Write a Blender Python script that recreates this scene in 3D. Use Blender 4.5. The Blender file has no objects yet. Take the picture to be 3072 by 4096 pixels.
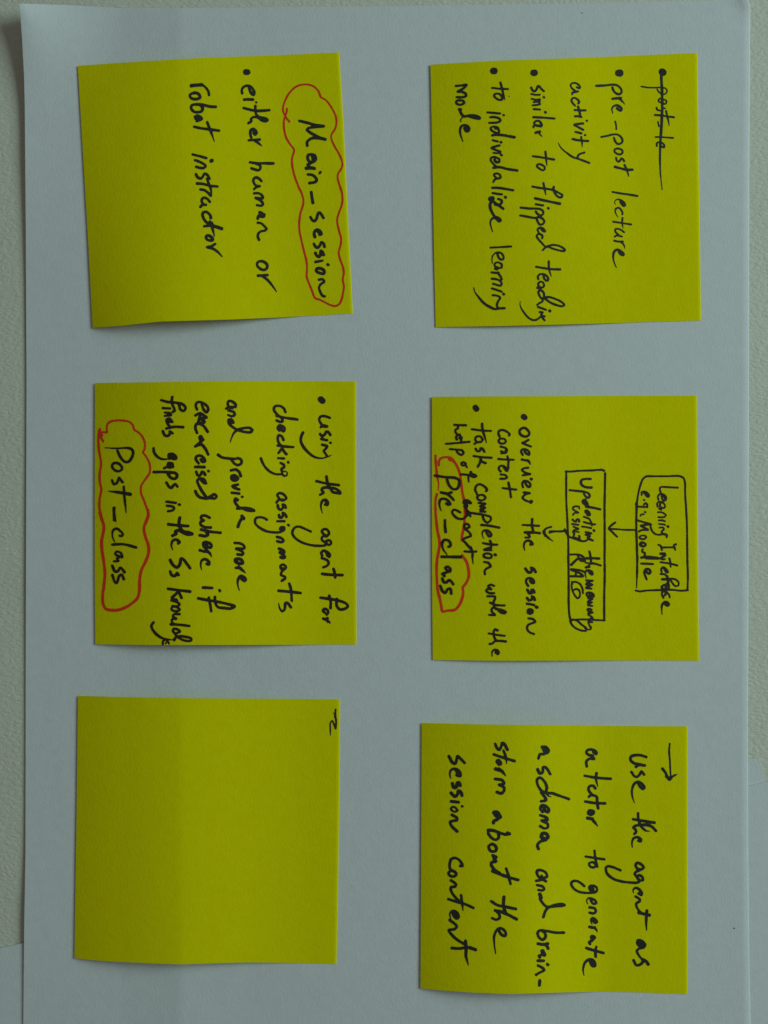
import bpy, math, random
import numpy as np

# ------------------------------------------------------------------ camera, light, exposure
PX = 0.000072            # one photograph pixel on the desk, in metres
W, H = 3072, 4096
CAM_Z = 0.32
SC = bpy.context.scene
COL = SC.collection

cam_d = bpy.data.cameras.new("camera")
cam = bpy.data.objects.new("camera", cam_d)
COL.objects.link(cam)
cam.location = (0, 0, CAM_Z)
cam.rotation_euler = (0, 0, 0)
cam_d.sensor_fit = 'VERTICAL'
cam_d.sensor_width = 27.0
cam_d.sensor_height = 36.0
cam_d.lens = 36.0 * CAM_Z / (H * PX)
cam_d.clip_start = 0.01
cam_d.clip_end = 20
SC.camera = cam

world = bpy.data.worlds.new("World")
SC.world = world
world.use_nodes = True
bg = world.node_tree.nodes["Background"]
bg.inputs["Color"].default_value = (0.97, 0.95, 0.86, 1)
bg.inputs["Strength"].default_value = 0.09

def area(name, loc, target, size, size_y, power, colour):
    d = bpy.data.lights.new(name, 'AREA')
    d.shape = 'RECTANGLE'
    d.size, d.size_y, d.energy, d.color = size, size_y, power, colour
    o = bpy.data.objects.new(name, d)
    COL.objects.link(o)
    o.location = loc
    import mathutils
    v = mathutils.Vector(target) - mathutils.Vector(loc)
    o.rotation_euler = v.to_track_quat('-Z', 'Y').to_euler()
    return o

area("window_light", (1.05, 0.32, 0.66), (0, 0, 0), 0.60, 0.60, 7.75, (0.755, 1.04, 1.03))

SC.view_settings.view_transform = 'Standard'
SC.view_settings.look = 'None'
SC.view_settings.exposure = 0.07
SC.view_settings.gamma = 1
SC.view_settings.use_curve_mapping = False
SC.cycles.max_bounces = 6

# ------------------------------------------------------------------ helpers
def wx(px): return (px - W / 2) * PX
def wy(py): return (H / 2 - py) * PX

def spot(px, py, z):
    """Where a point seen at that place of the photograph lies when it is z above the desk."""
    k = 1 - z / CAM_Z
    return (wx(px) * k, wy(py) * k, z)

def tag(o, label=None, cat=None, group=None, kind=None):
    if label: o["label"] = label
    if cat: o["category"] = cat
    if group: o["group"] = group
    if kind: o["kind"] = kind
    return o

def link(name, verts, faces, mat, parent=None, origin=(0, 0, 0), smooth=True):
    me = bpy.data.meshes.new(name)
    v = np.asarray(verts, dtype=np.float64) - np.asarray(origin)
    me.from_pydata([tuple(p) for p in v], [], faces)
    me.validate()
    me.materials.append(mat)
    if smooth:
        me.polygons.foreach_set("use_smooth", [True] * len(me.polygons))
    me.update()
    o = bpy.data.objects.new(name, me)
    COL.objects.link(o)
    if parent is None:
        o.location = origin
    else:
        o.parent = parent
    return o

def sstep(a, b, x):
    t = np.clip((np.asarray(x, float) - a) / (b - a), 0, 1)
    return t * t * (3 - 2 * t)

def gauss(x, c, s):
    return np.exp(-((np.asarray(x, float) - c) / s) ** 2)

# ------------------------------------------------------------------ materials
def nodes_of(name):
    m = bpy.data.materials.new(name)
    m.use_nodes = True
    nt = m.node_tree
    b = nt.nodes["Principled BSDF"]
    geo = nt.nodes.new("ShaderNodeNewGeometry")
    return m, nt, b, geo

def noise(nt, geo, scale, detail=3, rough=0.6, stretch=None, off=0):
    n = nt.nodes.new("ShaderNodeTexNoise")
    n.inputs["Scale"].default_value = scale
    n.inputs["Detail"].default_value = detail
    n.inputs["Roughness"].default_value = rough
    mp = nt.nodes.new("ShaderNodeMapping")
    mp.inputs["Location"].default_value = (off, off * 0.7, 0)
    if stretch: mp.inputs["Scale"].default_value = stretch
    nt.links.new(geo.outputs["Position"], mp.inputs["Vector"])
    nt.links.new(mp.outputs["Vector"], n.inputs["Vector"])
    return n

def mixcol(nt, fac, a, b):
    mx = nt.nodes.new("ShaderNodeMix")
    mx.data_type = 'RGBA'
    mx.inputs[6].default_value = (*a, 1)
    mx.inputs[7].default_value = (*b, 1)
    nt.links.new(fac, mx.inputs[0])
    return mx.outputs[2]

def ramp(nt, src, lo, hi):
    r = nt.nodes.new("ShaderNodeMapRange")
    r.inputs["From Min"].default_value = lo
    r.inputs["From Max"].default_value = hi
    nt.links.new(src, r.inputs["Value"])
    return r.outputs["Result"]

def add_bump(nt, b, height, strength, dist, prev=None):
    bp = nt.nodes.new("ShaderNodeBump")
    bp.inputs["Strength"].default_value = strength
    bp.inputs["Distance"].default_value = dist
    nt.links.new(height, bp.inputs["Height"])
    if prev is not None: nt.links.new(prev, bp.inputs["Normal"])
    nt.links.new(bp.outputs["Normal"], b.inputs["Normal"])
    return bp.outputs["Normal"]

def paper_mat(name, a, b_, fibre=1.0, gloss=0.1):
    m, nt, b, geo = nodes_of(name)
    mott = noise(nt, geo, 420, 4, 0.65)
    nt.links.new(mixcol(nt, ramp(nt, mott.outputs["Fac"], 0.3, 0.7), a, b_), b.inputs["Base Color"])
    b.inputs["Roughness"].default_value = 0.9
    b.inputs["Specular IOR Level"].default_value = gloss
    g1 = noise(nt, geo, 1700, 3, 0.6, (1, 0.6, 1))
    p = add_bump(nt, b, g1.outputs["Fac"], 0.2 * fibre, 0.00034)
    g2 = noise(nt, geo, 160, 2, 0.5, off=3)
    add_bump(nt, b, g2.outputs["Fac"], 0.06 * fibre, 0.0012, p)
    return m

M_SHEET = paper_mat("white_paper", (0.74, 0.775, 0.785), (0.79, 0.82, 0.825))
M_NOTE = paper_mat("yellow_note_paper", (0.835, 0.765, 0.002), (0.885, 0.81, 0.002), 1.1, 0.0)

def desk_mat():
    m, nt, b, geo = nodes_of("pale_grained_laminate")
    n1 = noise(nt, geo, 900, 3, 0.55, (0.55, 1.2, 1))
    vor = nt.nodes.new("ShaderNodeTexVoronoi")
    vor.feature = 'DISTANCE_TO_EDGE'
    vor.inputs["Scale"].default_value = 750
    mp = nt.nodes.new("ShaderNodeMapping")
    mp.inputs["Scale"].default_value = (0.6, 1.15, 1)
    mp.inputs["Rotation"].default_value = (0, 0, 0.6)
    ad = nt.nodes.new("ShaderNodeVectorMath"); ad.operation = 'MULTIPLY_ADD'
    ad.inputs[1].default_value = (0.0012, 0.0012, 0)
    nt.links.new(n1.outputs["Color"], ad.inputs[0])
    nt.links.new(geo.outputs["Position"], ad.inputs[2])
    nt.links.new(ad.outputs["Vector"], mp.inputs["Vector"])
    nt.links.new(mp.outputs["Vector"], vor.inputs["Vector"])
    mott = noise(nt, geo, 60, 4, 0.6, off=5)
    nt.links.new(mixcol(nt, ramp(nt, mott.outputs["Fac"], 0.3, 0.7), (0.73, 0.73, 0.61), (0.77, 0.77, 0.645)),
                 b.inputs["Base Color"])
    b.inputs["Roughness"].default_value = 0.6
    b.inputs["Specular IOR Level"].default_value = 0.3
    p = add_bump(nt, b, ramp(nt, vor.outputs["Distance"], 0, 0.35), 0.35, 0.00022)
    add_bump(nt, b, n1.outputs["Fac"], 0.35, 0.0004, p)
    return m
M_DESK = desk_mat()

def ink_mat(name, a, b_, rough=0.55):
    m, nt, b, geo = nodes_of(name)
    n1 = noise(nt, geo, 2600, 3, 0.7)
    nt.links.new(mixcol(nt, ramp(nt, n1.outputs["Fac"], 0.42, 0.78), a, b_), b.inputs["Base Color"])
    b.inputs["Roughness"].default_value = rough
    b.inputs["Specular IOR Level"].default_value = 0.25
    add_bump(nt, b, n1.outputs["Fac"], 0.2, 0.0003)
    return m
M_BLACK = ink_mat("black_marker_ink", (0.022, 0.022, 0.016), (0.06, 0.06, 0.04))
M_BROWNBLACK = ink_mat("brownish_black_marker_ink", (0.030, 0.018, 0.012), (0.06, 0.042, 0.028))
M_RED = ink_mat("red_pen_ink", (0.80, 0.042, 0.012), (0.88, 0.065, 0.016))
M_BRIGHTRED = ink_mat("bright_red_pen_ink", (0.92, 0.055, 0.012), (0.96, 0.085, 0.018))

# ------------------------------------------------------------------ sheets
def edge(pts, t):
    """Point at fraction t of a polyline given as pixel pairs (smooth along its longer axis)."""
    p = np.asarray(pts, float)
    d = np.r_[0, np.cumsum(np.hypot(*np.diff(p, axis=0).T))]
    d /= d[-1]
    return np.interp(t, d, p[:, 0]), np.interp(t, d, p[:, 1])

class Patch:
    """A sheet of paper whose four edges follow polylines; u runs right, v runs down."""
    def __init__(s, top, bottom, left, right):
        s.e = [np.asarray(q, float) for q in (top, bottom, left, right)]
    def at(s, u, v):
        u = np.asarray(u, float); v = np.asarray(v, float)
        t, b, l, r = [np.stack(edge(e, w), -1) for e, w in zip(s.e, (u, u, v, v))]
        c00, c10, c01, c11 = s.e[0][0], s.e[0][-1], s.e[1][0], s.e[1][-1]
        u, v = u[..., None], v[..., None]
        return ((1 - v) * t + v * b + (1 - u) * l + u * r
                - ((1 - u) * (1 - v) * c00 + u * (1 - v) * c10 + (1 - u) * v * c01 + u * v * c11))
    def inv(s, p):
        p = np.asarray(p, float)
        c00, c10, c01 = s.e[0][0], s.e[0][-1], s.e[1][0]
        a, b = c10 - c00, c01 - c00
        M = np.linalg.inv(np.stack([a, b], -1))
        uv = (p - c00) @ M.T
        for _ in range(4):
            uv = uv + (p - s.at(np.clip(uv[..., 0], 0, 1), np.clip(uv[..., 1], 0, 1))) @ M.T * 0.9
        return np.clip(uv, 0, 1)

def sheet_mesh(name, patch, zfun, thick, us, vs, mat, origin):
    """A closed thin slab: top grid, bottom grid and the cut edges."""
    nu, nv = len(us), len(vs)
    U, V = np.meshgrid(us, vs)
    P = patch.at(U.ravel(), V.ravel())
    Z = zfun(P[:, 0], P[:, 1], U.ravel(), V.ravel())
    top = [spot(a[0], a[1], z) for a, z in zip(P, Z)]
    bot = [(t[0], t[1], t[2] - thick) for t in top]
    n = nu * nv
    F = []
    for j in range(nv - 1):
        for i in range(nu - 1):
            k = j * nu + i
            F.append((k, k + nu, k + nu + 1, k + 1))
            F.append((n + k, n + k + 1, n + k + nu + 1, n + k + nu))
    ring = list(range(nu)) + [j * nu + nu - 1 for j in range(1, nv)] + \
           [(nv - 1) * nu + i for i in range(nu - 2, -1, -1)] + [j * nu for j in range(nv - 2, 0, -1)]
    # the cut edges have corners of their own, so that the shading does not run round them
    side = [top[k] for k in ring] + [bot[k] for k in ring]
    m = len(ring)
    for k in range(m):
        q = (k + 1) % m
        F.append((2 * n + k, 2 * n + q, 2 * n + m + q, 2 * n + m + k))
    return link(name, top + bot + side, F, mat, origin=origin)

# desk -----------------------------------------------------------------
desk = link("desk", [(-0.6, -0.6, 0), (0.6, -0.6, 0), (0.6, 0.6, 0), (-0.6, 0.6, 0),
                     (-0.6, -0.6, -0.025), (0.6, -0.6, -0.025), (0.6, 0.6, -0.025), (-0.6, 0.6, -0.025)],
            [(0, 1, 2, 3), (7, 6, 5, 4), (0, 4, 5, 1), (1, 5, 6, 2), (2, 6, 7, 3), (3, 7, 4, 0)],
            M_DESK, smooth=False)
tag(desk, "pale beige grained desk top under all the paper", "desk", kind="structure")

# blank sheets lying under the big one ------------------------------------
def turned(corner, w, h, deg):
    a = math.radians(deg)
    ux, uy = math.cos(a), -math.sin(a)          # along the top edge, pixels (y down)
    vx, vy = math.sin(a), math.cos(a)
    c = np.array(corner, float)
    p = lambda i, j: (c[0] + ux * i + vx * j, c[1] + uy * i + vy * j)
    return Patch([p(0, 0), p(w, 0)], [p(0, h), p(w, h)], [p(0, 0), p(0, h)], [p(w, 0), p(w, h)])

def lower_z(base):
    return lambda x, y, u, v: base + 0.00003 * np.sin(x / 260.0 + y / 410.0)

ln = np.linspace
a13 = math.radians(13.0)
low1 = sheet_mesh("paper_sheet", turned((3040 - 2891 * math.cos(a13), 3038 + 2891 * math.sin(a13)), 2891, 4091, 13.0),
                  lower_z(0.00014), 0.0001, ln(0, 1, 24), ln(0, 1, 24), M_SHEET, (wx(1900), wy(5200), 0))
tag(low1, "blank white sheet whose corner peeks out at the right edge of the big sheet", "paper", "blank sheets under the big sheet")
low2 = sheet_mesh("paper_sheet", turned((-480, 3793 + 480 * 0.217), 4091, 2891, 12.24),
                  lower_z(0.00058), 0.00037, ln(0, 1, 24), ln(0, 1, 24), M_SHEET, (wx(1900), wy(4900), 0))
tag(low2, "tilted blank white sheet showing at both lower sides of the big sheet", "paper", "blank sheets under the big sheet")

# the big sheet -------------------------------------------------------
def big_z(x, y, u=None, v=None):
    x = np.asarray(x, float); y = np.asarray(y, float)
    z = 0.00040 + 0.00035 * sstep(-380, -60, y - (3793 - 0.217 * x))
    dx, dy = (x - 78) / 420.0, (y - 14) / 520.0
    z = z + 0.0066 * np.clip(1 - np.sqrt(dx * dx + dy * dy * 0.9), 0, 1) ** 2          # lifted corner
    left = np.clip(1 - (x - 95) / 380.0, 0, 1) ** 2
    z = z + left * (0.0010 * gauss(y, 560, 380) + 0.0002 * gauss(y, 2250, 420) + 0.0003 * gauss(y, 3640, 330))
    ridge = np.where(x < 722, np.clip(1 - (722 - x) / 240.0, 0, 1) ** 1.2, np.clip(1 - (x - 722) / 300.0, 0, 1) ** 1.4)
    z = z + ridge * (0.00075 * sstep(1500, 3900, y) + 0.0005 * sstep(1100, 100, y))
    z = z + 0.00014 * (1 + np.sin(x / 520.0 + 0.4) * np.sin(y / 700.0 + 1.0))
    corner = np.clip(((x - 2925) / 75.0 + (75 - y) / 75.0) - 1.0, 0, 2)
    z = z + 0.0009 * corner                                                            # small dog ear
    z = z + 0.00045 * np.clip((x - 2700) / 300.0, 0, 1) ** 2 * gauss(y, 3200, 1100)
    return z

def big_z_rim(x, y, u, v):
    return big_z(x, y) - 0.00022 * np.clip((u - 0.9982) / 0.0018, 0, 1)

BIG = Patch([(78, 14), (260, 20), (480, 32), (800, 32), (1500, 26), (2272, 14), (2700, 6), (2990, -1)],
            [(93, 4108), (1500, 4112), (3003, 4116)],
            [(78, 14), (88, 150), (96, 300), (99, 420), (103, 900), (106, 1500), (105, 2000), (103, 2600), (102, 3400), (97, 3700), (93, 4108)],
            [(2990, -1), (3001, 14), (3000, 300), (2997, 700), (2996, 1500), (2994, 2400), (2992, 2900), (2993, 3400), (2997, 3800), (3003, 4116)])
us = np.unique(np.r_[ln(0, 0.12, 30), ln(0.12, 0.4, 60), ln(0.4, 1, 60), 0.9982, 0.9991])
big = sheet_mesh("paper_sheet", BIG, big_z_rim, 0.0001, us, ln(0, 1, 180), M_SHEET, (wx(1540), wy(2060), 0))
tag(big, "big white sheet of paper carrying all six yellow notes, one corner curling up", "paper")

def speck(px, py, r, seed):
    rnd = random.Random(seed)
    z = float(big_z(px, py)) + 0.00004
    ring = []
    for k in range(9):
        a = k * math.tau / 9
        q = r * rnd.uniform(0.6, 1.2)
        ring.append(spot(px + math.cos(a) * q * 1.3, py + math.sin(a) * q * 0.7, z))
    vs = ring + [spot(px, py, z + 0.0001)]
    fs = [(k, 9, (k + 1) % 9) for k in range(9)]
    o = link("dirt_speck", vs, [f[::-1] for f in fs], M_BLACK, big, (wx(1540), wy(2060), 0))
    return o
speck(2937, 3713, 3.6, 1)
speck(2327, 52, 2.6, 2)

# ------------------------------------------------------------------ sticky notes
def note_z(x, y, u, v, P):
    amp, peak, end, topw, botw, ledge = P
    rise = ledge + (1 - ledge) * (1 - (1 - np.clip(u / peak, 0, 1)) ** 2)
    fall = 0.5 + 0.5 * np.cos(np.clip((u - peak) / (end - peak), 0, 1) * math.pi)
    z = amp * np.where(u < peak, rise, fall) * (topw + (botw - topw) * v * v)
    return big_z(x, y) + 0.00016 + z

NOTES = {}
def sticky_note(key, patch, P, label):
    def zf(x, y, u, v):
        return note_z(x, y, u, v, P) - 0.00016 * np.clip((u - 0.9962) / 0.0038, 0, 1)
    c = patch.at(np.array([0.5]), np.array([0.5]))[0]
    org = (wx(c[0]), wy(c[1]), 0)
    us = np.unique(np.r_[ln(0, 1, 72), 0.9962, 0.998])
    o = sheet_mesh("sticky_note", patch, zf, 0.00009, us, ln(0, 1, 60), M_NOTE, org)
    tag(o, label, "sticky note", "yellow sticky notes on the white sheet")
    NOTES[key] = (o, patch, P, org)

# P = height of the bulge, its highest line and its end (fractions from the free left edge), weight at top and bottom, height left at the free edge
sticky_note("TL", Patch([(311, 263), (480, 251), (800, 231), (1100, 221), (1357, 209)],
                        [(371, 1311), (480, 1303), (640, 1286), (921, 1278), (1150, 1268), (1412, 1254)],
                        [(311, 263), (325, 500), (349, 900), (371, 1311)],
                        [(1357, 209), (1375, 500), (1394, 900), (1412, 1254)]),
            (0.0050, 0.31, 0.85, 0.55, 1.0, 0.08), "yellow sticky note reading either human or robot instructor, with a red loop round Main-session")
sticky_note("TR", Patch([(1722, 258), (2000, 242), (2400, 228), (2790, 211)],
                        [(1743, 1308), (2000, 1304), (2400, 1294), (2805, 1282)],
                        [(1722, 258), (1729, 600), (1736, 1000), (1743, 1308)],
                        [(2790, 211), (2795, 600), (2800, 950), (2805, 1282)]),
            (0.0024, 0.34, 0.80, 1.0, 0.45, 0.12), "yellow sticky note with a struck-out first line, then pre-post lecture activity")
sticky_note("ML", Patch([(380, 1532), (700, 1527), (1000, 1524), (1425, 1525)],
                        [(381, 2577), (600, 2580), (900, 2580), (1427, 2578)],
                        [(380, 1532), (379, 1900), (379, 2300), (381, 2577)],
                        [(1425, 1525), (1425, 1900), (1426, 2300), (1427, 2578)]),
            (0.0042, 0.36, 0.90, 1.0, 0.75, 0.08), "yellow sticky note about checking assignments, with a red loop round Post-class")
sticky_note("MR", Patch([(1728, 1587), (2000, 1585), (2400, 1583), (2788, 1582)],
                        [(1731, 2640), (2000, 2643), (2400, 2642), (2797, 2643)],
                        [(1728, 1587), (1728, 2000), (1729, 2400), (1731, 2640)],
                        [(2788, 1582), (2791, 2000), (2794, 2400), (2797, 2643)]),
            (0.0020, 0.30, 0.80, 1.0, 0.55, 0.15), "yellow sticky note with two boxed texts joined by an arrow, and Pre-class in red loop")
sticky_note("BL", Patch([(312, 2783), (500, 2789), (800, 2793), (1361, 2797)],
                        [(298, 3833), (400, 3843), (549, 3851), (723, 3858), (860, 3853), (1000, 3850), (1180, 3852), (1347, 3857)],
                        [(312, 2783), (307, 3200), (302, 3550), (298, 3833)],
                        [(1361, 2797), (1358, 3200), (1353, 3550), (1347, 3857)]),
            (0.0037, 0.33, 0.92, 0.9, 1.0, 0.08), "almost empty yellow sticky note with only a small black squiggle in its corner")
sticky_note("BR", Patch([(1687, 2892), (2000, 2899), (2250, 2902), (2751, 2905)],
                        [(1682, 3953), (1780, 3963), (1900, 3971), (2040, 3976), (2250, 3970), (2400, 3966), (2560, 3970), (2751, 3977)],
                        [(1687, 2892), (1686, 3200), (1684, 3600), (1682, 3953)],
                        [(2751, 2905), (2751, 3200), (2751, 3600), (2751, 3977)]),
            (0.0042, 0.34, 0.72, 0.75, 1.0, 0.08), "yellow sticky note with an arrow at its edge and Use the agent as a tutor")

# ------------------------------------------------------------------ pen strokes
#   @ x y s : strokes below are measured from photo pixel (x, y), s units to the pixel
#   # part name | label ;  then one stroke per line: width[flags] and its points
#   flags: s / e = thins out at the start / end, c = closed
TRACE_TR = """
@ 2250 200 2.9625
# bullet_dot
76 1180,258 1192,266
# handwritten_line | words post-le struck out with a long line
30e 1170,262 1172,350 1178,450 1182,600 1182,700 1178,800 1170,950 1163,1050 1158,1150 1155,1300 1160,1450 1170,1560 1180,1640 1178,1655
17 935,432 1000,443 1100,446 1180,444 1220,455 1240,485 1225,515 1190,525 1150,505 1122,470
18c 1165,572 1140,590 1142,612 1168,620 1185,600
20 1190,590 1222,592 1234,618 1215,640 1192,630
20 1115,685 1120,705 1140,715 1172,716 1195,692 1215,690
24 1095,770 1170,775 1250,788 1322,797
24e 1228,722 1240,780 1255,840 1265,897
18 1132,848 1137,875 1143,903
20 1105,1030 1170,1032 1312,1042
22 1118,1138 1118,1105 1140,1092 1180,1100 1205,1125 1205,1155 1180,1145 1160,1130
# bullet_dot
82 665,273 680,273
# handwritten_line | words pre-post lecture
26 400,425 500,420 600,410 650,420 690,455 700,500 670,525 630,510 605,480 592,445
30 592,578 640,572 690,570
24e 660,568 690,590 720,620 738,645
27s 597,752 585,700 600,670 640,655 680,672 700,700 690,718 665,708 645,690
20 625,845 635,890 638,940
24 460,1030 540,1015 600,1000 660,1005 700,1040 712,1080 690,1108 660,1115 630,1090 610,1040
24c 640,1168 618,1182 618,1205 640,1225 680,1238 710,1220 710,1195 690,1175
24 635,1275 645,1312 668,1322 690,1300 698,1285 718,1295 730,1318
29 622,1385 700,1405 760,1420 828,1418
25e 735,1362 755,1400 770,1440 785,1500
@ 2250 750 2.9625
24 592,52 680,68 780,82 888,100
22s 632,204 618,175 630,150 660,140 700,155 735,185 743,212 725,220 700,195 685,170
30 690,165 735,210
22s 660,352 638,320 625,280 635,250 665,240 695,265 712,300 710,318
22 602,405 700,420 815,438
22e 712,360 708,400 710,440 720,487
22 730,530 700,505 660,490 630,492 625,515 645,545 680,575
22 705,580 670,572 640,570 618,582
25 615,630 660,640 715,640
20e 685,640 720,670 736,700 735,724
27s 641,952 618,900 602,840 606,780 628,745 660,738 700,760 726,790 722,800 695,795 668,765
@ 2250 200 2.9625
# handwritten_line | word activity
22 170,440 200,455 208,440 190,410 150,390 110,396 97,415 110,450 138,475 160,490
22 185,490 150,500 118,505 115,527
24 150,660 122,630 107,595 122,570 150,567 180,587 198,612 190,632
26 145,710 200,715 273,715
26 185,670 195,710 205,745 212,782
26 150,785 190,785 225,795
24 287,836 292,840
26 245,870 200,875 142,886 180,910 245,945
24 155,970 190,978 225,988
25 265,1007 270,1009
26 120,1055 180,1068 240,1075 305,1078
24e 222,1030 230,1080 235,1147
24 260,1215 225,1225 190,1245 175,1280
25e 318,1338 250,1312 190,1290 130,1272 60,1225 0,1177 -30,1140 -50,1100
# bullet_dot
@ 1710 200 2.9625
74 1258,270 1270,270
# handwritten_line | words similar to flipped teaching
26 1230,445 1242,472 1268,490 1290,470 1308,430 1318,425 1345,455 1380,488
24 1232,520 1275,530 1330,530
26 1378,558 1382,562
21 1235,578 1285,588 1332,585 1330,605 1260,617
21 1310,612 1336,640 1300,650 1247,655
24 1262,700 1300,703 1335,706
32 1396,735 1400,739
25 1255,795 1350,800 1506,812
23 1345,880 1330,845 1290,840 1265,862 1280,890 1320,905 1352,905 1356,882 1335,850
22 1345,905 1295,890 1258,900 1258,916
30 1282,980 1330,968
20e 1318,970 1335,1000 1364,1030
25 1250,1258 1350,1272 1500,1298
24e 1398,1205 1405,1270 1410,1320 1418,1372
23c 1330,1352 1303,1358 1300,1380 1330,1407 1370,1425 1390,1410 1388,1385 1360,1362
@ 1710 750 2.9625
25 1242,-12 1330,5 1430,18 1490,30 1560,65 1598,90 1588,115 1552,112 1517,75 1495,30 1497,-8
24e 1375,-52 1385,0 1403,88
30 1278,128 1380,152 1568,192
25 1285,198 1330,206 1370,212
28 1431,243 1435,247
26 1105,238 1200,248 1290,250 1340,258 1370,280 1372,310 1350,330 1310,318 1285,285
26 1100,330 1180,345 1280,360 1325,350 1365,370 1385,400 1370,430 1335,440 1310,410 1295,370
23 1320,532 1305,500 1320,480 1350,475 1385,500 1395,520 1370,515 1345,488
23 1360,600 1365,580 1345,555 1312,552 1295,575 1312,608 1350,650 1400,700 1430,692 1500,680 1580,700 1630,740 1620,752 1560,745 1480,722 1430,702 1395,715 1368,740
26 1288,940 1380,955 1475,968 1572,970
25e 1438,875 1440,950 1450,1000 1468,1053
24 1315,1085 1308,1055 1330,1030 1370,1025 1415,1050 1433,1090 1415,1105 1388,1085 1375,1050
23 1383,1165 1375,1130 1345,1115 1318,1130 1315,1160 1345,1185 1375,1178 1383,1160
22 1345,1185 1312,1178 1300,1190 1345,1200
25 1345,1310 1325,1275 1315,1240 1330,1220 1360,1225 1382,1260 1385,1300 1440,1298 1510,1318 1580,1350 1622,1390 1600,1406 1530,1393 1450,1358 1390,1318 1345,1310
24 1365,1320 1362,1350 1335,1365 1303,1388
24 1310,1415 1360,1432 1405,1450
30 1448,1460 1452,1464
24 1330,1475 1365,1480 1350,1505 1355,1530 1390,1575
23e 1390,1527 1355,1522 1330,1540 1290,1568 1240,1568 1190,1535 1140,1475 1107,1420 1097,1375 1101,1350
@ 1710 200 2.9625
# bullet_dot
76 782,247 794,248
# handwritten_line | words to individalize learning
24 768,448 850,458 955,463
25e 865,385 880,440 900,520 920,590
24c 840,517 800,522 790,542 815,572 850,590 885,587 887,560 868,530
11 966,547 969,549
26 712,738 780,745 862,752
24 902,769 907,772
25 745,795 800,795 850,810 866,835 840,855 790,862 732,862
24 845,950 835,920 785,907 752,920 755,945 790,970 830,985 850,965 838,935 805,930
30 770,1010 830,1003 900,1010 1030,1033
26 800,975 835,1000
24 775,1068 835,1085
28 870,1090 875,1094
26 855,1130 815,1140 762,1160 800,1180 865,1205
22 785,1218 825,1222 862,1222
28 875,1243 879,1247
24 845,1330 855,1298 820,1275 780,1268 755,1280 750,1305 775,1340 810,1375 840,1392
28 850,1325 820,1330 795,1300
29 785,1395 850,1387 950,1410 1065,1428
24 850,1520 868,1500 850,1470 815,1462 790,1475 800,1500 840,1525 868,1512
24 840,1522 805,1530 782,1562
@ 1710 750 2.9625
27 770,2 850,5 1015,32
25 775,65 830,75 883,82
30 922,112 928,118
62 750,135 768,130
27 840,135 878,152 882,175 840,210 800,200
29 765,150 800,180 850,215 898,250
29e 775,160 745,190 745,240 770,300 800,345 845,363 868,390 850,402 815,370 795,357 765,370 745,410 755,470 773,525
23 748,712 850,707 993,698
24s 771,902 765,850 780,800 820,770 870,775 900,812 897,850 870,853 840,820 830,782
23 878,950 882,915 850,890 812,890 795,915 815,945 850,955 878,945
22 830,940 800,962 828,972
25 762,1005 800,1010 845,1010
25 830,1012 865,1050 880,1088
25 765,1080 830,1090 865,1110 880,1140 865,1163 820,1152 778,1140
25 765,1195 820,1212 880,1235
27 901,1260 906,1265
25 775,1275 830,1283 862,1305 835,1355 823,1395 838,1428
28e 913,1430 860,1432 800,1440 740,1415 670,1370 600,1290 560,1230 549,1185
@ 1710 200 2.9625
# handwritten_line | word mode
27 338,425 400,420 462,413 425,455 362,492 405,492 455,520 458,545 400,560 348,558
26c 390,597 350,602 342,627 365,645 410,645 436,625 425,603
36 380,703 392,706
28e 385,705 402,755 435,785 500,775 570,778 622,803 618,814 560,807 495,790 430,790 400,815 393,850
30s 420,1083 395,1010 387,950 402,905 440,890 480,905 492,940 478,962 455,955 440,925
34 462,915 475,950
"""
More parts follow.
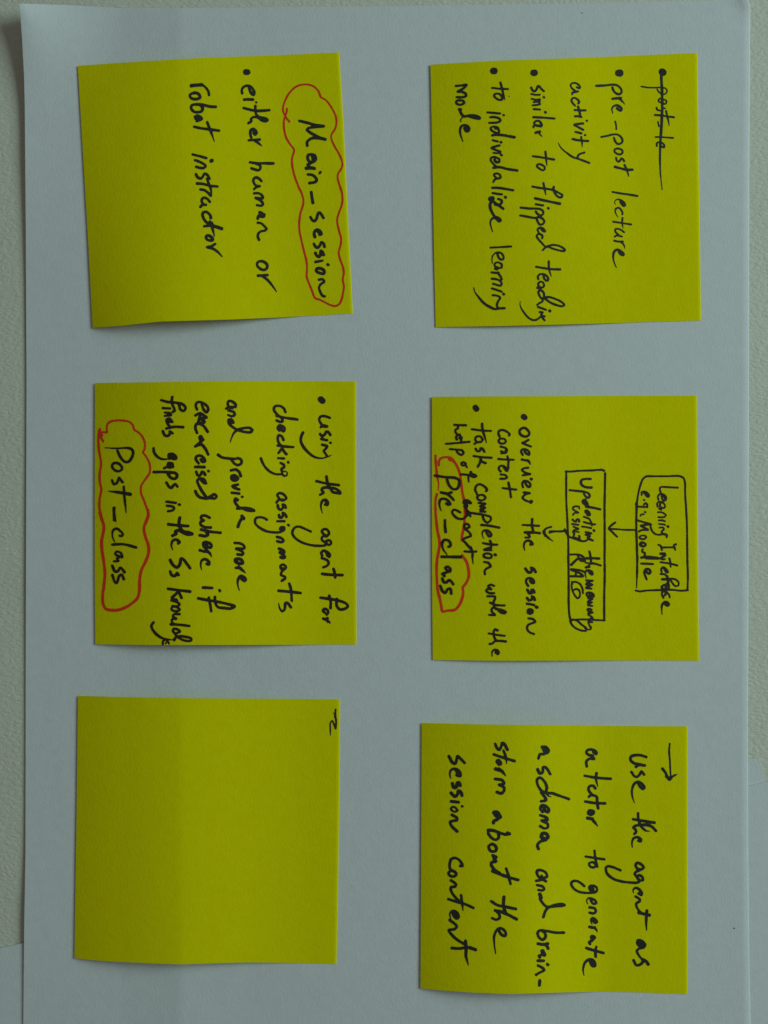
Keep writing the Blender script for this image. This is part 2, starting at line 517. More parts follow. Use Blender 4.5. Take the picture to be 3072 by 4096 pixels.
TRACE_TL = """
@ 1080 200 3.95
# red_outline | wavy red pen loop drawn around Main-session
30 305,1132 265,1085 235,1030 208,975 207,900 235,810 290,700 370,610 450,562 540,545 630,552 710,590 770,660 805,745 875,785 940,860 1000,960 1042,1060 1050,1140 1030,1240 970,1340 968,1400 1020,1520 1090,1640 1138,1760 1142,1830 1115,1895 1075,1955 1068,2020 1090,2110 1120,2212
32 267,925 262,980 232,1070 218,1150 222,1240 250,1370 310,1480 380,1580 350,1700 348,1800 365,1900 400,2030 440,2130 465,2200
@ 1080 740 3.95
32 440,10 490,110 527,230 520,320 480,450 462,600 468,740 500,890 540,1060 575,1200 585,1340 580,1450 610,1540 660,1660 715,1790 780,1810 860,1850 950,1895 1030,1912 1090,1885 1130,1810 1155,1700 1168,1600 1150,1500 1165,1380 1150,1290 1110,1180 1085,1070 1115,950 1123,850 1090,720 1060,560 1085,450 1130,330 1145,230 1130,100 1100,0
@ 1080 200 3.95
# handwritten_line | words Main-session
44 465,1120 600,1152 730,1190 848,1205 720,1215 610,1235 585,1260 630,1300 720,1352 800,1390 873,1412 760,1395 660,1395 610,1425 585,1465 590,1510
46 680,1725 660,1660 610,1655 595,1700 620,1760 680,1770 720,1730 705,1670 650,1650
44 680,1750 640,1790 598,1812
52 575,1868 640,1862 700,1872
40 785,1945 797,1928
44 600,1965 670,1975 710,2005 738,2050 715,2085 625,2103
@ 1080 740 3.95
44 652,115 662,190 678,282
42 640,505 665,550 700,570 735,535 765,440 785,435 815,470 845,520
46 710,820 698,770 715,720 755,705 795,735 812,775 785,785
46 745,725 800,770
42 695,930 720,975 755,990 785,960 815,905 845,925 862,975
46 718,1075 740,1115 775,1135 800,1090 805,1045 835,1075 848,1105
46 800,1060 820,1100
40 720,1215 780,1205 830,1195
44 912,1255 920,1262
46c 745,1320 730,1345 750,1375 800,1395 850,1400 858,1360 820,1325 780,1315
40 775,1495 830,1490 855,1520 850,1535 800,1570 775,1620 800,1700 830,1750 865,1760
@ 730 250 4.1475
# bullet_dot
88 1052,158 1080,160
# handwritten_line | words either human or
42 990,510 985,460 1010,410 1070,385 1130,400 1175,450 1192,500 1180,535 1150,520 1120,470 1105,420
44 1025,615 1090,612 1168,615
36 1220,658 1228,664
44 1015,755 1090,775 1200,800 1320,800 1440,790
42 1210,720 1210,800 1230,870 1290,910 1370,925 1410,955 1380,975 1310,955 1260,915 1180,905 1140,930 1140,975 1095,1005
60 1310,930 1390,960
44 1140,1240 1125,1180 1135,1120 1180,1100 1215,1130 1230,1175 1205,1195 1180,1170
50 1185,1130 1215,1175
42 1100,1290 1180,1285 1280,1280
40e 1190,1290 1250,1330 1315,1385
44 1120,1655 1230,1672 1380,1672 1505,1675
44 1230,1680 1280,1700 1295,1745 1270,1785 1200,1775 1145,1755
@ 730 700 4.1475
42 1310,100 1270,60 1225,40 1190,55 1175,100 1195,150 1230,180 1275,185
42 1280,185 1220,205 1190,235
42 1190,305 1250,300 1300,320 1335,370 1320,390 1215,380 1290,420 1335,480 1310,508 1235,500
60 1290,625 1350,660
46 1280,620 1280,660 1255,690 1250,725
46 1300,690 1350,690 1360,655
40 1250,790 1310,805 1360,850 1395,895 1370,920 1300,935 1260,970 1250,1020 1270,1075
44c 1285,1430 1240,1460 1245,1510 1290,1555 1350,1575 1400,1545 1405,1490 1350,1440
44 1255,1670 1330,1665 1410,1660
44e 1320,1675 1400,1730 1480,1820 1563,1938
@ 730 250 4.1475
# handwritten_line | words robot instructor
60 150,385 230,375 320,370
40 330,370 390,420 430,480 442,540
46c 175,508 125,540 135,580 180,605 245,605 290,580 275,530 230,505
46 550,735 450,730 350,705 230,695 155,710 145,760 190,815 260,825 320,805 335,755 300,705
70 230,920 245,930
46 210,900 250,885 300,905 320,935 290,955 240,970
44 195,1065 300,1090 420,1105 605,1130
42e 410,990 440,1070 480,1170 528,1310
42 170,1525 270,1550 395,1585
58 478,1632 488,1627
42 210,1620 290,1650 360,1690 385,1720 350,1750 280,1745 230,1730
42 225,1855 255,1905 305,1925 340,1890 365,1845 395,1850 430,1890 450,1930
@ 730 700 4.1475
44 245,140 350,150 460,180 580,190
44e 410,60 430,130 465,210 480,300 478,355
42 300,240 360,250 420,290 470,340
42 455,445 410,395 360,375 325,400 320,440 345,480 385,495
42 390,495 330,495 300,530
46 470,715 465,680 420,625 370,610 335,640 345,710 390,775 430,800
42 360,850 440,840 510,845
58 480,800 500,840
54 505,845 580,865 650,890
42e 455,770 480,840 510,930 530,1020
46c 410,1005 390,1030 405,1065 445,1085 500,1080 490,1040 450,1010
44 410,1195 480,1180 540,1145
46e 420,1200 500,1220 580,1270 662,1358
"""
TRACE_MR = """
@ 2220 1850 2.765
# drawn_box | hand drawn frame around Learning Interface
22 893,462 905,440 920,350 945,250 975,180 1010,155 1100,152 1250,152 1370,150 1420,170 1437,220 1440,350 1450,500 1460,700 1462,900 1465,1100
@ 2220 2200 2.765
22 1465,-20 1465,130 1470,300 1465,445
22 1470,445 1390,450 1290,440 1150,443 1000,450 940,458 893,448
@ 2220 1850 2.765
25 905,440 900,600 900,760 905,900 910,1100
@ 2220 2200 2.765
25e 910,60 910,130 908,250 902,420
@ 2220 1850 2.765
# handwritten_line | words Learning Interface
22 1358,278 1280,275 1165,275 1160,300 1168,330
20 1145,412 1138,375 1160,350 1200,352 1230,380 1228,410 1205,425 1185,400 1180,370
24 1200,365 1220,405
20 1135,490 1130,455 1150,435 1185,440 1215,470 1212,500 1180,500 1160,480 1165,455
20 1150,510 1175,522
20 1140,550 1175,550 1210,565 1228,585
20 1145,605 1200,605 1215,600
20 1150,640 1190,640 1215,650
20 1150,680 1200,685 1218,690
26 1246,706 1252,710
20 1155,720 1195,720 1205,740 1180,765 1190,785 1215,800
22 1235,825 1238,802 1200,790 1150,800 1100,785 1068,745 1057,705
22 1340,905 1315,915 1330,965
22 1325,940 1260,938 1190,940
22 1145,910 1165,920 1178,945 1182,968
20 1165,1005 1215,1005 1222,1020 1190,1040 1170,1062 1200,1068
@ 2220 2200 2.765
20 1165,45 1215,45 1222,60 1190,80 1165,92 1195,105 1215,100
22 1168,135 1260,148 1352,170
22 1265,95 1275,130 1280,185
20 1180,240 1175,210 1195,190 1230,210 1250,245 1235,250 1215,225 1205,205
22 1170,265 1215,270 1250,310 1240,285
24 1185,325 1240,330 1250,350
21 1185,322 1270,318 1330,325 1368,360 1365,390 1335,400 1305,375 1280,335 1262,318
22 1255,325 1258,370 1262,410
24 1195,440 1180,410 1215,385 1255,400 1255,430 1220,440 1190,425
26 1250,360 1225,400 1235,440
22 1180,450 1250,440
22 1200,530 1182,490 1195,460 1230,465 1265,500 1268,525
25 1235,470 1215,500
27s 1185,715 1180,665 1185,610 1215,575 1245,580 1260,605 1245,615 1225,605
@ 2220 1850 2.765
# handwritten_line | words e.g., Moodle
20 960,360 958,330 985,320 1020,335 1040,365 1035,380 1010,370 995,345
24 985,335 1020,370
20 982,413 988,416
20 985,465 1005,450 1020,465 1020,490
22 905,487 960,490 1022,494
22 995,545 1000,550
18 985,572 955,575 945,590
22 915,640 980,660 1065,685 1010,690 950,700 990,720 1030,745 970,745 930,762
20c 955,810 935,825 950,845 990,845 1010,825 990,808
24c 955,885 940,905 960,925 990,925 1005,905 985,890
20 960,910 950,925
22 970,960 965,985 995,1005 990,1040 1005,1055
26 955,1052 1000,1045 1060,1045 1150,1060 1060,1062 1005,1055
24 1010,1062 1100,1060
@ 2220 2200 2.765
24 955,150 1020,152 1085,155
24 1000,225 990,255 1000,290 1015,325
28 990,245 1005,215 1040,215 1058,240 1040,262 1015,245
@ 2220 1850 2.765
# drawn_arrow | arrow pointing from the upper box to the second box
21 890,745 780,745 690,738 600,735
22 665,665 625,695 597,730 630,765 660,795 688,822
# drawn_box | hand drawn frame around Updating the memory using RAG
22 545,92 525,82 400,88 270,92 180,100 120,100
22 125,95 125,250 125,400 135,600 140,700 148,900 147,1100
24 555,120 552,300 548,500 550,700 550,900 548,1100
@ 2220 2200 2.765
24 148,60 150,200 152,400 152,600 160,720 175,790
24 548,60 550,300 545,500 545,650 545,780
20 552,778 460,775 400,770 270,768 220,770 165,785
@ 2220 1850 2.765
# handwritten_line | words Updating the memory
25 395,182 340,182 295,195 288,230 310,260 360,275 405,277
24 162,305 250,315 330,325 375,345 385,370 370,390 340,375 320,345
22 340,410 310,420 310,445 340,470 365,480 355,440 335,420
30 315,425 345,455
25 345,488 420,500 500,518
24 375,580 345,555 335,535 355,530 380,555 385,580 360,580
22 320,600 350,610 375,620
22 320,658 380,675 445,685
22 385,632 400,660 410,695
22 300,708 350,715 400,725
28 430,750 434,756
20 340,770 380,775 405,785 365,790 340,800 390,815 360,830 400,850
22 420,862 370,850 330,870 280,865 240,850 205,840
24 345,1058 420,1058 490,1060
22 385,990 395,1040 400,1100
@ 2220 2200 2.765
24 345,95 420,92 490,95
22 380,15 390,70 405,145
24 395,150 440,150 505,172
20 340,140 380,150 380,170 350,185 340,195 385,188
26s 345,310 335,265 345,230 375,225 410,245 415,270 395,265 375,240
21 345,335 420,340 360,360 345,380 400,375 415,385 360,405 345,420 405,428
24 390,510 355,505 350,480 380,470 420,485 430,515 405,505 380,480
21 365,530 415,540 370,565 365,580 410,580 370,600 365,610 415,618
24 405,660 375,650 360,660 385,685 415,690 375,700 370,710
22 370,715 400,735 418,755 385,765 380,790 412,798
18 412,798 370,790 375,815 388,850
18 395,845 400,870 370,880 330,862
22 345,895 345,862 300,830 250,785 190,770 175,800 210,850 260,880 320,895 345,892
@ 2220 1850 2.765
# handwritten_line | words using RAG
20 270,510 265,490 230,485 200,495 200,515 235,540 260,555
20 255,555 215,560 200,580
20 195,630 215,650 235,655 240,630 265,632 268,655
20 190,680 260,690
18 205,710 260,735 215,745 205,755 265,770
22 200,768 215,790 205,820 240,845 275,825 265,810
30 215,835 275,855
22 270,850 215,838 165,825 130,785 110,740
@ 2220 2200 2.765
22 170,50 240,50 290,60 320,85 325,120 290,120 265,95 255,60
26 330,120 260,95 225,120 180,165
24 180,212 270,222 320,240
24 180,220 290,265 310,290 230,290 175,290
20 235,230 230,285
20 310,480 305,430 280,380 240,355 200,355 185,390 195,450 230,515 255,535 275,510 270,450 235,430 215,440
18 185,350 195,370
@ 2220 1850 2.765
# drawn_arrow | small arrow below the second box
22 120,755 60,762 0,762 -60,775
@ 1715 1570 3.1904
22 1659,1770 1545,1770
25 1565,1715 1500,1735 1465,1775 1490,1830
@ 1715 2080 3.1904
25e 1480,140 1475,150 1500,200 1550,245 1588,270
# bullet_dot
@ 1715 1570 3.1904
68 1212,308 1226,318
# handwritten_line | words overview the session
30c 1215,450 1165,480 1165,525 1215,560 1265,555 1285,520 1260,475
28 1272,605 1230,630 1195,642 1250,668 1305,688
28 1200,795 1180,750 1200,725 1250,730 1285,765 1280,795 1250,780 1225,750
30 1190,855 1240,865 1275,870
26e 1260,862 1285,890 1300,920
28 1270,960 1225,965 1190,985 1220,1015 1265,1035 1295,1040 1205,1055
34 1308,1102 1313,1107
28 1205,1210 1195,1165 1215,1130 1265,1135 1300,1175 1285,1205 1255,1190 1235,1155
28 1215,1275 1290,1285 1235,1300 1200,1345 1225,1370 1270,1390 1320,1392
30 1310,1385 1305,1405
27 1198,1690 1300,1695 1408,1702
30 1322,1615 1320,1700 1340,1790
30 1230,1785 1330,1785 1420,1795
@ 1715 2080 3.1904
25 1330,165 1265,175 1290,205 1285,222 1235,222
30s 1228,390 1215,330 1230,280 1270,262 1310,280 1325,310 1300,312
32 1235,620 1270,665 1300,670 1320,630 1310,610 1345,630 1365,665
30 1270,840 1245,795 1250,755 1290,740 1335,765 1345,800 1320,805 1295,775
32 1260,890 1290,935 1320,925 1315,890 1340,895 1350,925
32 1255,995 1280,1025 1320,1010 1320,975 1345,990 1355,1020
30 1255,1068 1300,1075 1345,1085
38 1375,1110 1382,1113
46c 1280,1150 1275,1175 1300,1185 1318,1165 1300,1148
28 1275,1255 1330,1265 1360,1300 1310,1320 1270,1340 1255,1380 1285,1430 1345,1455
@ 1715 1570 3.1904
# handwritten_line | word content
28 905,560 890,525 900,490 945,478 1000,500 1035,535 1025,550
26c 915,590 893,615 910,645 960,650 985,630 970,595
26 920,690 985,710 1000,740 960,765 925,750
25 985,735 990,765 930,775
26 890,848 980,855 1085,858
26 1005,812 1020,870 1015,930 1020,965
26 920,1010 895,970 910,940 950,935 990,960 1010,990 995,1000 970,970 955,945
26 920,1045 980,1055 1000,1085 965,1100 915,1100
27 945,1218 1040,1232 1118,1238
27 1018,1150 1035,1230 1050,1335
# bullet_dot
66 596,190 610,210
# handwritten_line | words task completion with the
27 552,468 680,485 795,490
28e 682,398 690,480 715,560 740,645
27 690,600 660,560 610,565 595,600 625,635 680,620 690,600
26 670,630 620,635 585,655
27 600,715 625,750 655,745 665,710 690,720 712,755
27 575,810 680,825 802,832
29 660,830 665,870 630,945
29 660,870 700,890 728,900
28 620,1300 595,1240 610,1190 650,1170 700,1190 745,1240 735,1258
26c 650,1310 620,1335 640,1370 690,1375 725,1345 700,1310
26 640,1410 725,1420 700,1435 655,1450 720,1465 720,1475 660,1490 680,1500 720,1525
26 660,1520 725,1520
27 490,1530 600,1545 740,1570 790,1590 790,1630 750,1660 710,1630 690,1580
30 675,1690 780,1700 900,1725
@ 1715 2080 3.1904
28 675,60 780,75 900,95
28s 705,235 685,185 695,140 740,130 785,160 800,195 775,210 750,180 730,145
28 695,295 780,310 875,315
28 785,265 800,310 795,360
28 790,350 755,360 710,375
27 715,382 800,385
34 846,440 854,446
28c 750,425 705,440 710,470 760,485 800,480 800,445
28 710,535 760,545 790,590 740,620 715,650 720,692
28 835,840 790,825 760,845 800,885 750,880 735,900 770,930 835,935
27 750,972 850,975
27 845,975 850,1000 820,1060
28 785,1055 860,1085 970,1090
28 850,1000 830,1050 850,1130 920,1145 985,1175 970,1190 920,1178 870,1130 815,1120 805,1160 845,1210
26 845,1215 775,1210
28 880,1410 850,1395 830,1430 850,1520 880,1545
26 768,1447 870,1465 970,1478
28 985,1550 910,1542 850,1545 815,1575 780,1582
29s 812,1740 808,1690 830,1660 870,1660 893,1685 885,1710 855,1690
@ 1715 1570 3.1904
# handwritten_line | words help of agent
28 332,412 400,415 475,418
27 370,420 375,455 345,475 345,510 375,535 400,535
27 360,600 350,565 380,545 420,570 420,590 395,580
28 410,595 420,625
26 222,655 350,645 522,628
26 272,722 370,730 430,740 445,770 425,795 390,785 360,750
24c 445,890 420,900 425,925 460,930 475,910
22 475,925 490,955
28 415,1045 500,1050 580,1078 608,1070 590,1050 540,1035
30 538,1015 542,1050
20 505,1060 512,1140
32 535,1405 500,1380 460,1380 450,1405 490,1440 480,1490 530,1545
36 470,1385 535,1410
30 460,1450 480,1490 490,1560
28 535,1580 510,1545 480,1580 440,1610 380,1610 325,1570 300,1520 330,1495 370,1510 405,1530
@ 1715 2080 3.1904
26 470,120 455,80 470,50 510,60 520,95 495,100
28 465,110 520,160 540,200 480,225 440,250 480,300 540,370
28 460,400 530,405 608,402
28e 540,345 560,420 560,480 568,560
# red_outline | bright red pen loop drawn around Pre-class
@ 1715 1570 3.1904
30e 85,805 90,900 105,1050 125,1170 120,1255
30 103,1297 88,1370 85,1470 92,1600 105,1720 125,1850
30 130,930 130,880 155,840 220,825 280,835 330,890 370,960 400,1050 415,1150 430,1280 450,1370 460,1500 458,1620 445,1720 425,1850
48 270,850 295,858
@ 1715 2080 3.1904
30 455,0 460,60 440,140 425,190 420,262
34 95,0 110,130 135,250 130,380 108,500 100,620 105,780 115,900 140,1000 160,1100 175,1165 250,1155 330,1148 380,1100 420,1020 440,920 435,860 480,800 510,720 505,620 480,530 425,450
@ 1715 1570 3.1904
# handwritten_line | words Pre-class
31 82,1060 220,1080 340,1090 390,1120 390,1180 360,1230 310,1230 260,1180 235,1110
32 160,1275 240,1290 290,1275
30 210,1280 260,1310 320,1370
32s 160,1510 140,1450 140,1390 160,1360 220,1360 260,1395 275,1425 250,1430 225,1415
30 208,1630 210,1700 218,1780
@ 1715 2080 3.1904
30 208,0 210,80 218,150
32s 235,440 185,370 172,300 200,255 250,260 280,300 275,335 255,340
36 168,468 280,470 412,472
30 275,660 280,625 245,595 215,605 235,640 275,650 210,675 180,685 205,715
32 175,745 195,790 230,795 260,765 285,780 315,820
32 148,840 180,910 215,930 245,880 275,875 285,900 290,940
"""
TRACE_ML = """
@ 890 1520 3.0722
# bullet_dot
80 1208,238 1228,255
# handwritten_line | words using the agent for
32 1320,465 1260,445 1205,450 1188,490 1210,535 1240,570 1285,570
30 1285,570 1240,555 1208,580
32 1200,665 1225,690 1260,665 1275,635 1300,640 1325,675
32 1215,725 1285,740
30 1325,770 1330,772
30 1225,795 1285,815 1265,850 1245,870 1270,910 1285,935
34s 1335,925 1285,945 1215,962 1130,945 1060,895 1000,830 965,760 965,705 990,645
32 1155,1243 1280,1272 1430,1292
32 1278,1185 1290,1260 1310,1315 1385,1335 1440,1370 1450,1395 1415,1390 1355,1375 1320,1330 1240,1325 1220,1350 1240,1385 1200,1410
32s 1228,1635 1210,1560 1225,1490 1265,1470 1295,1500 1290,1535 1262,1530
40 1270,1485 1290,1520
@ 890 2040 3.0722
32 1275,325 1310,290 1290,245 1250,235 1222,260 1240,295 1275,320
30 1265,310 1220,340 1225,370 1265,400 1310,430 1335,410 1320,375 1280,380 1265,430 1180,440 1080,430 970,395 890,340 858,280 890,215 940,205 1010,230 1085,265
32 1225,560 1215,525 1240,500 1290,520 1320,550 1315,575 1285,560
40 1280,525 1310,560
30 1220,590 1290,620 1305,655 1285,685 1240,705
34 1225,785 1350,797 1475,800
32 1365,725 1380,780 1385,830
34 1205,1078 1330,1095 1430,1115 1520,1150 1540,1185 1500,1215 1440,1220 1405,1180 1405,1095
34 1312,1055 1330,1130 1328,1205
34 1255,1260 1235,1235 1255,1215 1290,1230 1300,1260 1280,1285
36 1240,1335 1270,1345 1290,1330
34e 1270,1340 1300,1370 1328,1390
@ 890 1520 3.0722
# handwritten_line | words checking assignments
30 775,395 750,345 700,318 645,325 632,365 670,420 725,465
32 665,440 760,462 920,485
32 730,470 740,505 715,515 665,497
34 700,620 680,590 700,560 750,575 765,605 750,630 725,610 715,575
32 750,735 725,690 690,680 680,720 690,770 720,805
32 680,805 780,818 870,825
32 740,830 690,895
34 735,835 750,870 785,910
30 685,960 755,965
30 806,1008 810,1014
30 715,1020 755,1045 755,1075 725,1090 735,1130
30s 740,1150 735,1135 770,1120 795,1140 790,1170 760,1180 735,1160 660,1158 590,1130 525,1070 490,1010 472,965
30 760,1475 785,1455 750,1405 700,1390 675,1410 690,1445 730,1480 750,1480
30 745,1470 690,1475 665,1505
32 680,1540 690,1580 720,1595 745,1560 740,1530 765,1540 778,1570
@ 890 2040 3.0722
32 695,60 700,90 725,95 745,60 740,35 770,50 785,85
32 675,138 760,138
30 808,182 814,188
30 725,210 760,215 750,245 710,235 720,215 760,240 715,270 640,275 540,260 460,220 405,165 405,110 440,90 500,95 545,118
42 735,215 745,245
32 670,330 730,350 750,380 730,395 675,385
36 695,475 745,495 760,520 705,520 745,550 765,580 740,590 715,580
30 745,745 715,715 715,685 745,670 780,700 770,725 745,715
30 740,740 720,780 720,800 765,820 770,840 730,870
34 690,992 830,1005 960,1020
32 820,905 840,970 852,1115
34s 690,1145 705,1210 735,1245 765,1215 775,1145 800,1145 840,1195
@ 890 1520 3.0722
# handwritten_line | words and provide more
32 160,330 160,300 115,262 75,260 65,295 85,335 125,345
30 130,330 80,335 45,350
30 75,375 140,395 150,430 115,445 70,430
46 95,500 120,520
32 135,525 115,490 80,490 80,530 115,570 175,610
32e 365,615 340,590 270,590 200,605 150,640 120,690 95,765
34 190,615 260,635 350,640 368,615
@ 370 1520 3.0722
34 1545,920 1590,950 1680,965 1755,970
@ 890 1520 3.0722
34 185,960 225,975 235,1015 200,1045 150,1030 115,985
32 105,1110 160,1100 190,1110
34 165,1100 205,1130 225,1180
46c 120,1185 120,1215 155,1230 185,1210 150,1180
34 190,1285 125,1305 150,1325 205,1345
34 115,1385 160,1390 205,1395
32 240,1435 246,1437
36 185,1475 160,1460 155,1500 185,1545 215,1580
32 180,1580 250,1570 330,1580 390,1605 320,1605 240,1575
36 250,1580 360,1600
@ 890 2040 3.0722
44 240,75 260,105
36 240,100 215,140 190,205
32 150,405 215,410 265,440 270,470 170,475 235,505 255,535 240,550 185,545
40c 160,610 165,635 220,660 250,650 235,615 195,600
32 165,710 225,715
34e 200,700 245,740 285,775
34s 208,990 190,930 190,860 225,810 265,825 285,855 270,870 235,845
@ 370 1520 3.0722
# handwritten_line | words encorcised where if
32 1285,360 1270,320 1280,280 1315,270 1370,290 1415,330 1420,375 1400,395 1365,360 1345,300
34 1265,435 1320,410 1375,440 1400,460 1330,475 1370,500 1375,520 1290,530
34 1285,650 1265,590 1275,545 1320,540 1370,570 1415,635
34 1320,450 1300,520
60 1330,705 1340,735
34 1360,735 1310,780 1265,815
34 1270,810 1340,795 1390,850 1422,915
32 1305,1025 1270,970 1280,940 1330,930 1375,970 1380,1000 1350,1005 1330,975
34 1265,1068 1375,1070
32 1422,1118 1428,1122
34 1275,1130 1300,1175 1330,1165 1345,1130 1370,1140 1385,1165
46 1345,1230 1375,1260
34 1395,1270 1370,1220 1310,1215 1290,1240 1320,1320 1370,1400 1410,1445 1460,1425 1500,1405 1525,1430 1505,1455 1450,1450 1390,1455 1320,1440 1280,1400 1265,1365
@ 370 2040 3.0722
32 1440,95 1390,70 1340,75 1335,105 1370,130 1330,145 1330,180 1380,210 1455,215
34 1335,240 1440,265 1575,280
34 1395,265 1420,305 1390,320 1320,310
34 1400,480 1365,440 1365,400 1410,395 1460,430 1455,460 1420,455 1400,420
34 1320,495 1380,510 1420,510
32e 1395,500 1440,530 1465,575
34s 1340,735 1330,670 1345,620 1385,605 1435,640 1430,670 1405,660
36 1360,953 1470,958
32 1562,985 1566,997
34 1300,1085 1400,1105 1520,1125 1640,1150 1745,1185 1700,1210 1620,1205 1540,1190 1510,1140 1505,1070
30 1430,1075 1445,1150 1460,1245
@ 370 1520 3.0722
# handwritten_line | words finds gaps in the Ss knowledge
32 845,248 930,270 1030,280 1110,300 1145,345 1120,380 1080,360 1065,310 1050,285
32 980,210 975,280 1000,340 1010,375 990,390
30 865,345 955,350
28 890,400 960,410 965,430 890,440
40 925,490 950,510
30 980,515 950,475 910,485 920,530 950,570
32 910,595 1010,575 1115,580
32 865,630 890,680 930,685 955,650 950,635 985,655
40 945,915 1010,950
30 945,970 935,925 970,905 1020,930 1030,965 990,970 960,945
32s 960,950 920,970 850,970 790,935 755,880 752,840
36 930,1030 985,1055
28 990,1070 985,1030 935,1020 925,1050 960,1075
30 960,1075 915,1070 880,1085
34 755,1132 860,1130 970,1135
34 945,1145 1010,1140 1040,1170 1020,1210 970,1205 930,1160
32 910,1260 940,1310 970,1325 1000,1290 1020,1280 1045,1310
30 910,1495 1025,1510
30 1063,1530 1073,1533
30 915,1545 985,1555 1005,1580 975,1605 930,1612
@ 370 2040 3.0722
36 935,175 1060,190 1175,197
36 1073,95 1065,170 1090,240 1130,265 1190,275 1225,295 1160,300 1110,275 1060,250 1020,265 1030,290 985,315
34s 985,490 970,430 990,375 1030,365 1070,395 1055,410
36 955,615 990,675 1040,705 1075,665 1090,595 1120,610 1160,660 1200,715
32 955,755 975,800 1015,810 1040,775 1060,800
34 930,968 1060,985 1200,1003
34 1060,1000 980,1075
34 1065,1010 1080,1050 1095,1080
28 970,1110 1030,1100 1040,1130 975,1110 1040,1130 1070,1160 1050,1180 985,1180
28c 985,1190 970,1220 1000,1240 1055,1240 1070,1220 1030,1190
28 1070,1280 1000,1285 990,1310 1030,1335 980,1345 980,1385 1010,1400
32 965,1405 1070,1410 1190,1425
30 1020,1520 990,1490 1000,1460 1050,1470 1075,1495 1045,1510
30 1020,1530 1060,1570 1140,1605 1210,1605 1215,1580 1150,1560 1080,1550 1030,1560 1005,1600
32s 1000,1575 985,1595 940,1590 860,1575 790,1530 740,1470 725,1420 750,1383
24 865,1650 870,1610 910,1595 940,1640
22 920,1610 900,1640
@ 370 1520 3.0722
# red_outline | bright red pen loop drawn around Post-class
28 130,755 100,690 90,600 78,650 72,740 78,850 95,950 105,1040 88,1150 90,1250 108,1350 88,1460 85,1560 100,1659
34 115,680 95,640
26 100,650 140,640 175,645 175,570 205,520 270,500 360,497 450,515 495,555 512,610 560,640 620,710 645,790 635,860 620,885 665,950 705,1050 702,1140 650,1220 600,1300 595,1380 640,1500 680,1620 688,1680
@ 370 2040 3.0722
36 92,30 110,100 140,200 130,290 112,380 118,500 140,650 152,780 140,930 125,1050 130,1150 165,1215 240,1232 320,1228 400,1200 480,1150 550,1085 575,1000 580,850 600,740 650,640 690,520 685,430 650,330 632,220 660,140 685,70 680,0
@ 370 1520 3.0722
# handwritten_line | words Post-class
32s 155,832 300,840 430,835 480,850 500,890 480,960 440,1005 390,1000 340,940 308,870
30c 260,1025 240,1060 280,1110 330,1120 365,1090 345,1045 300,1020
30 240,1230 265,1280 300,1265 320,1220 325,1200 350,1230 370,1255
38s 195,1365 320,1380 465,1405
28e 385,1310 390,1400 400,1500 415,1635
32 268,1570 265,1650 270,1720
@ 370 2040 3.0722
32e 262,-20 268,60 290,145
28s 275,395 245,320 255,250 295,228 345,260 375,300 360,320 335,315
32 245,425 370,420 450,435 535,460
28 365,570 350,530 300,510 280,540 320,565 365,580
26 350,580 300,595 320,625 265,630
32 245,685 275,750 310,755 340,710 360,720 395,765
32 245,800 280,890 300,895 330,810 360,795 385,850
"""
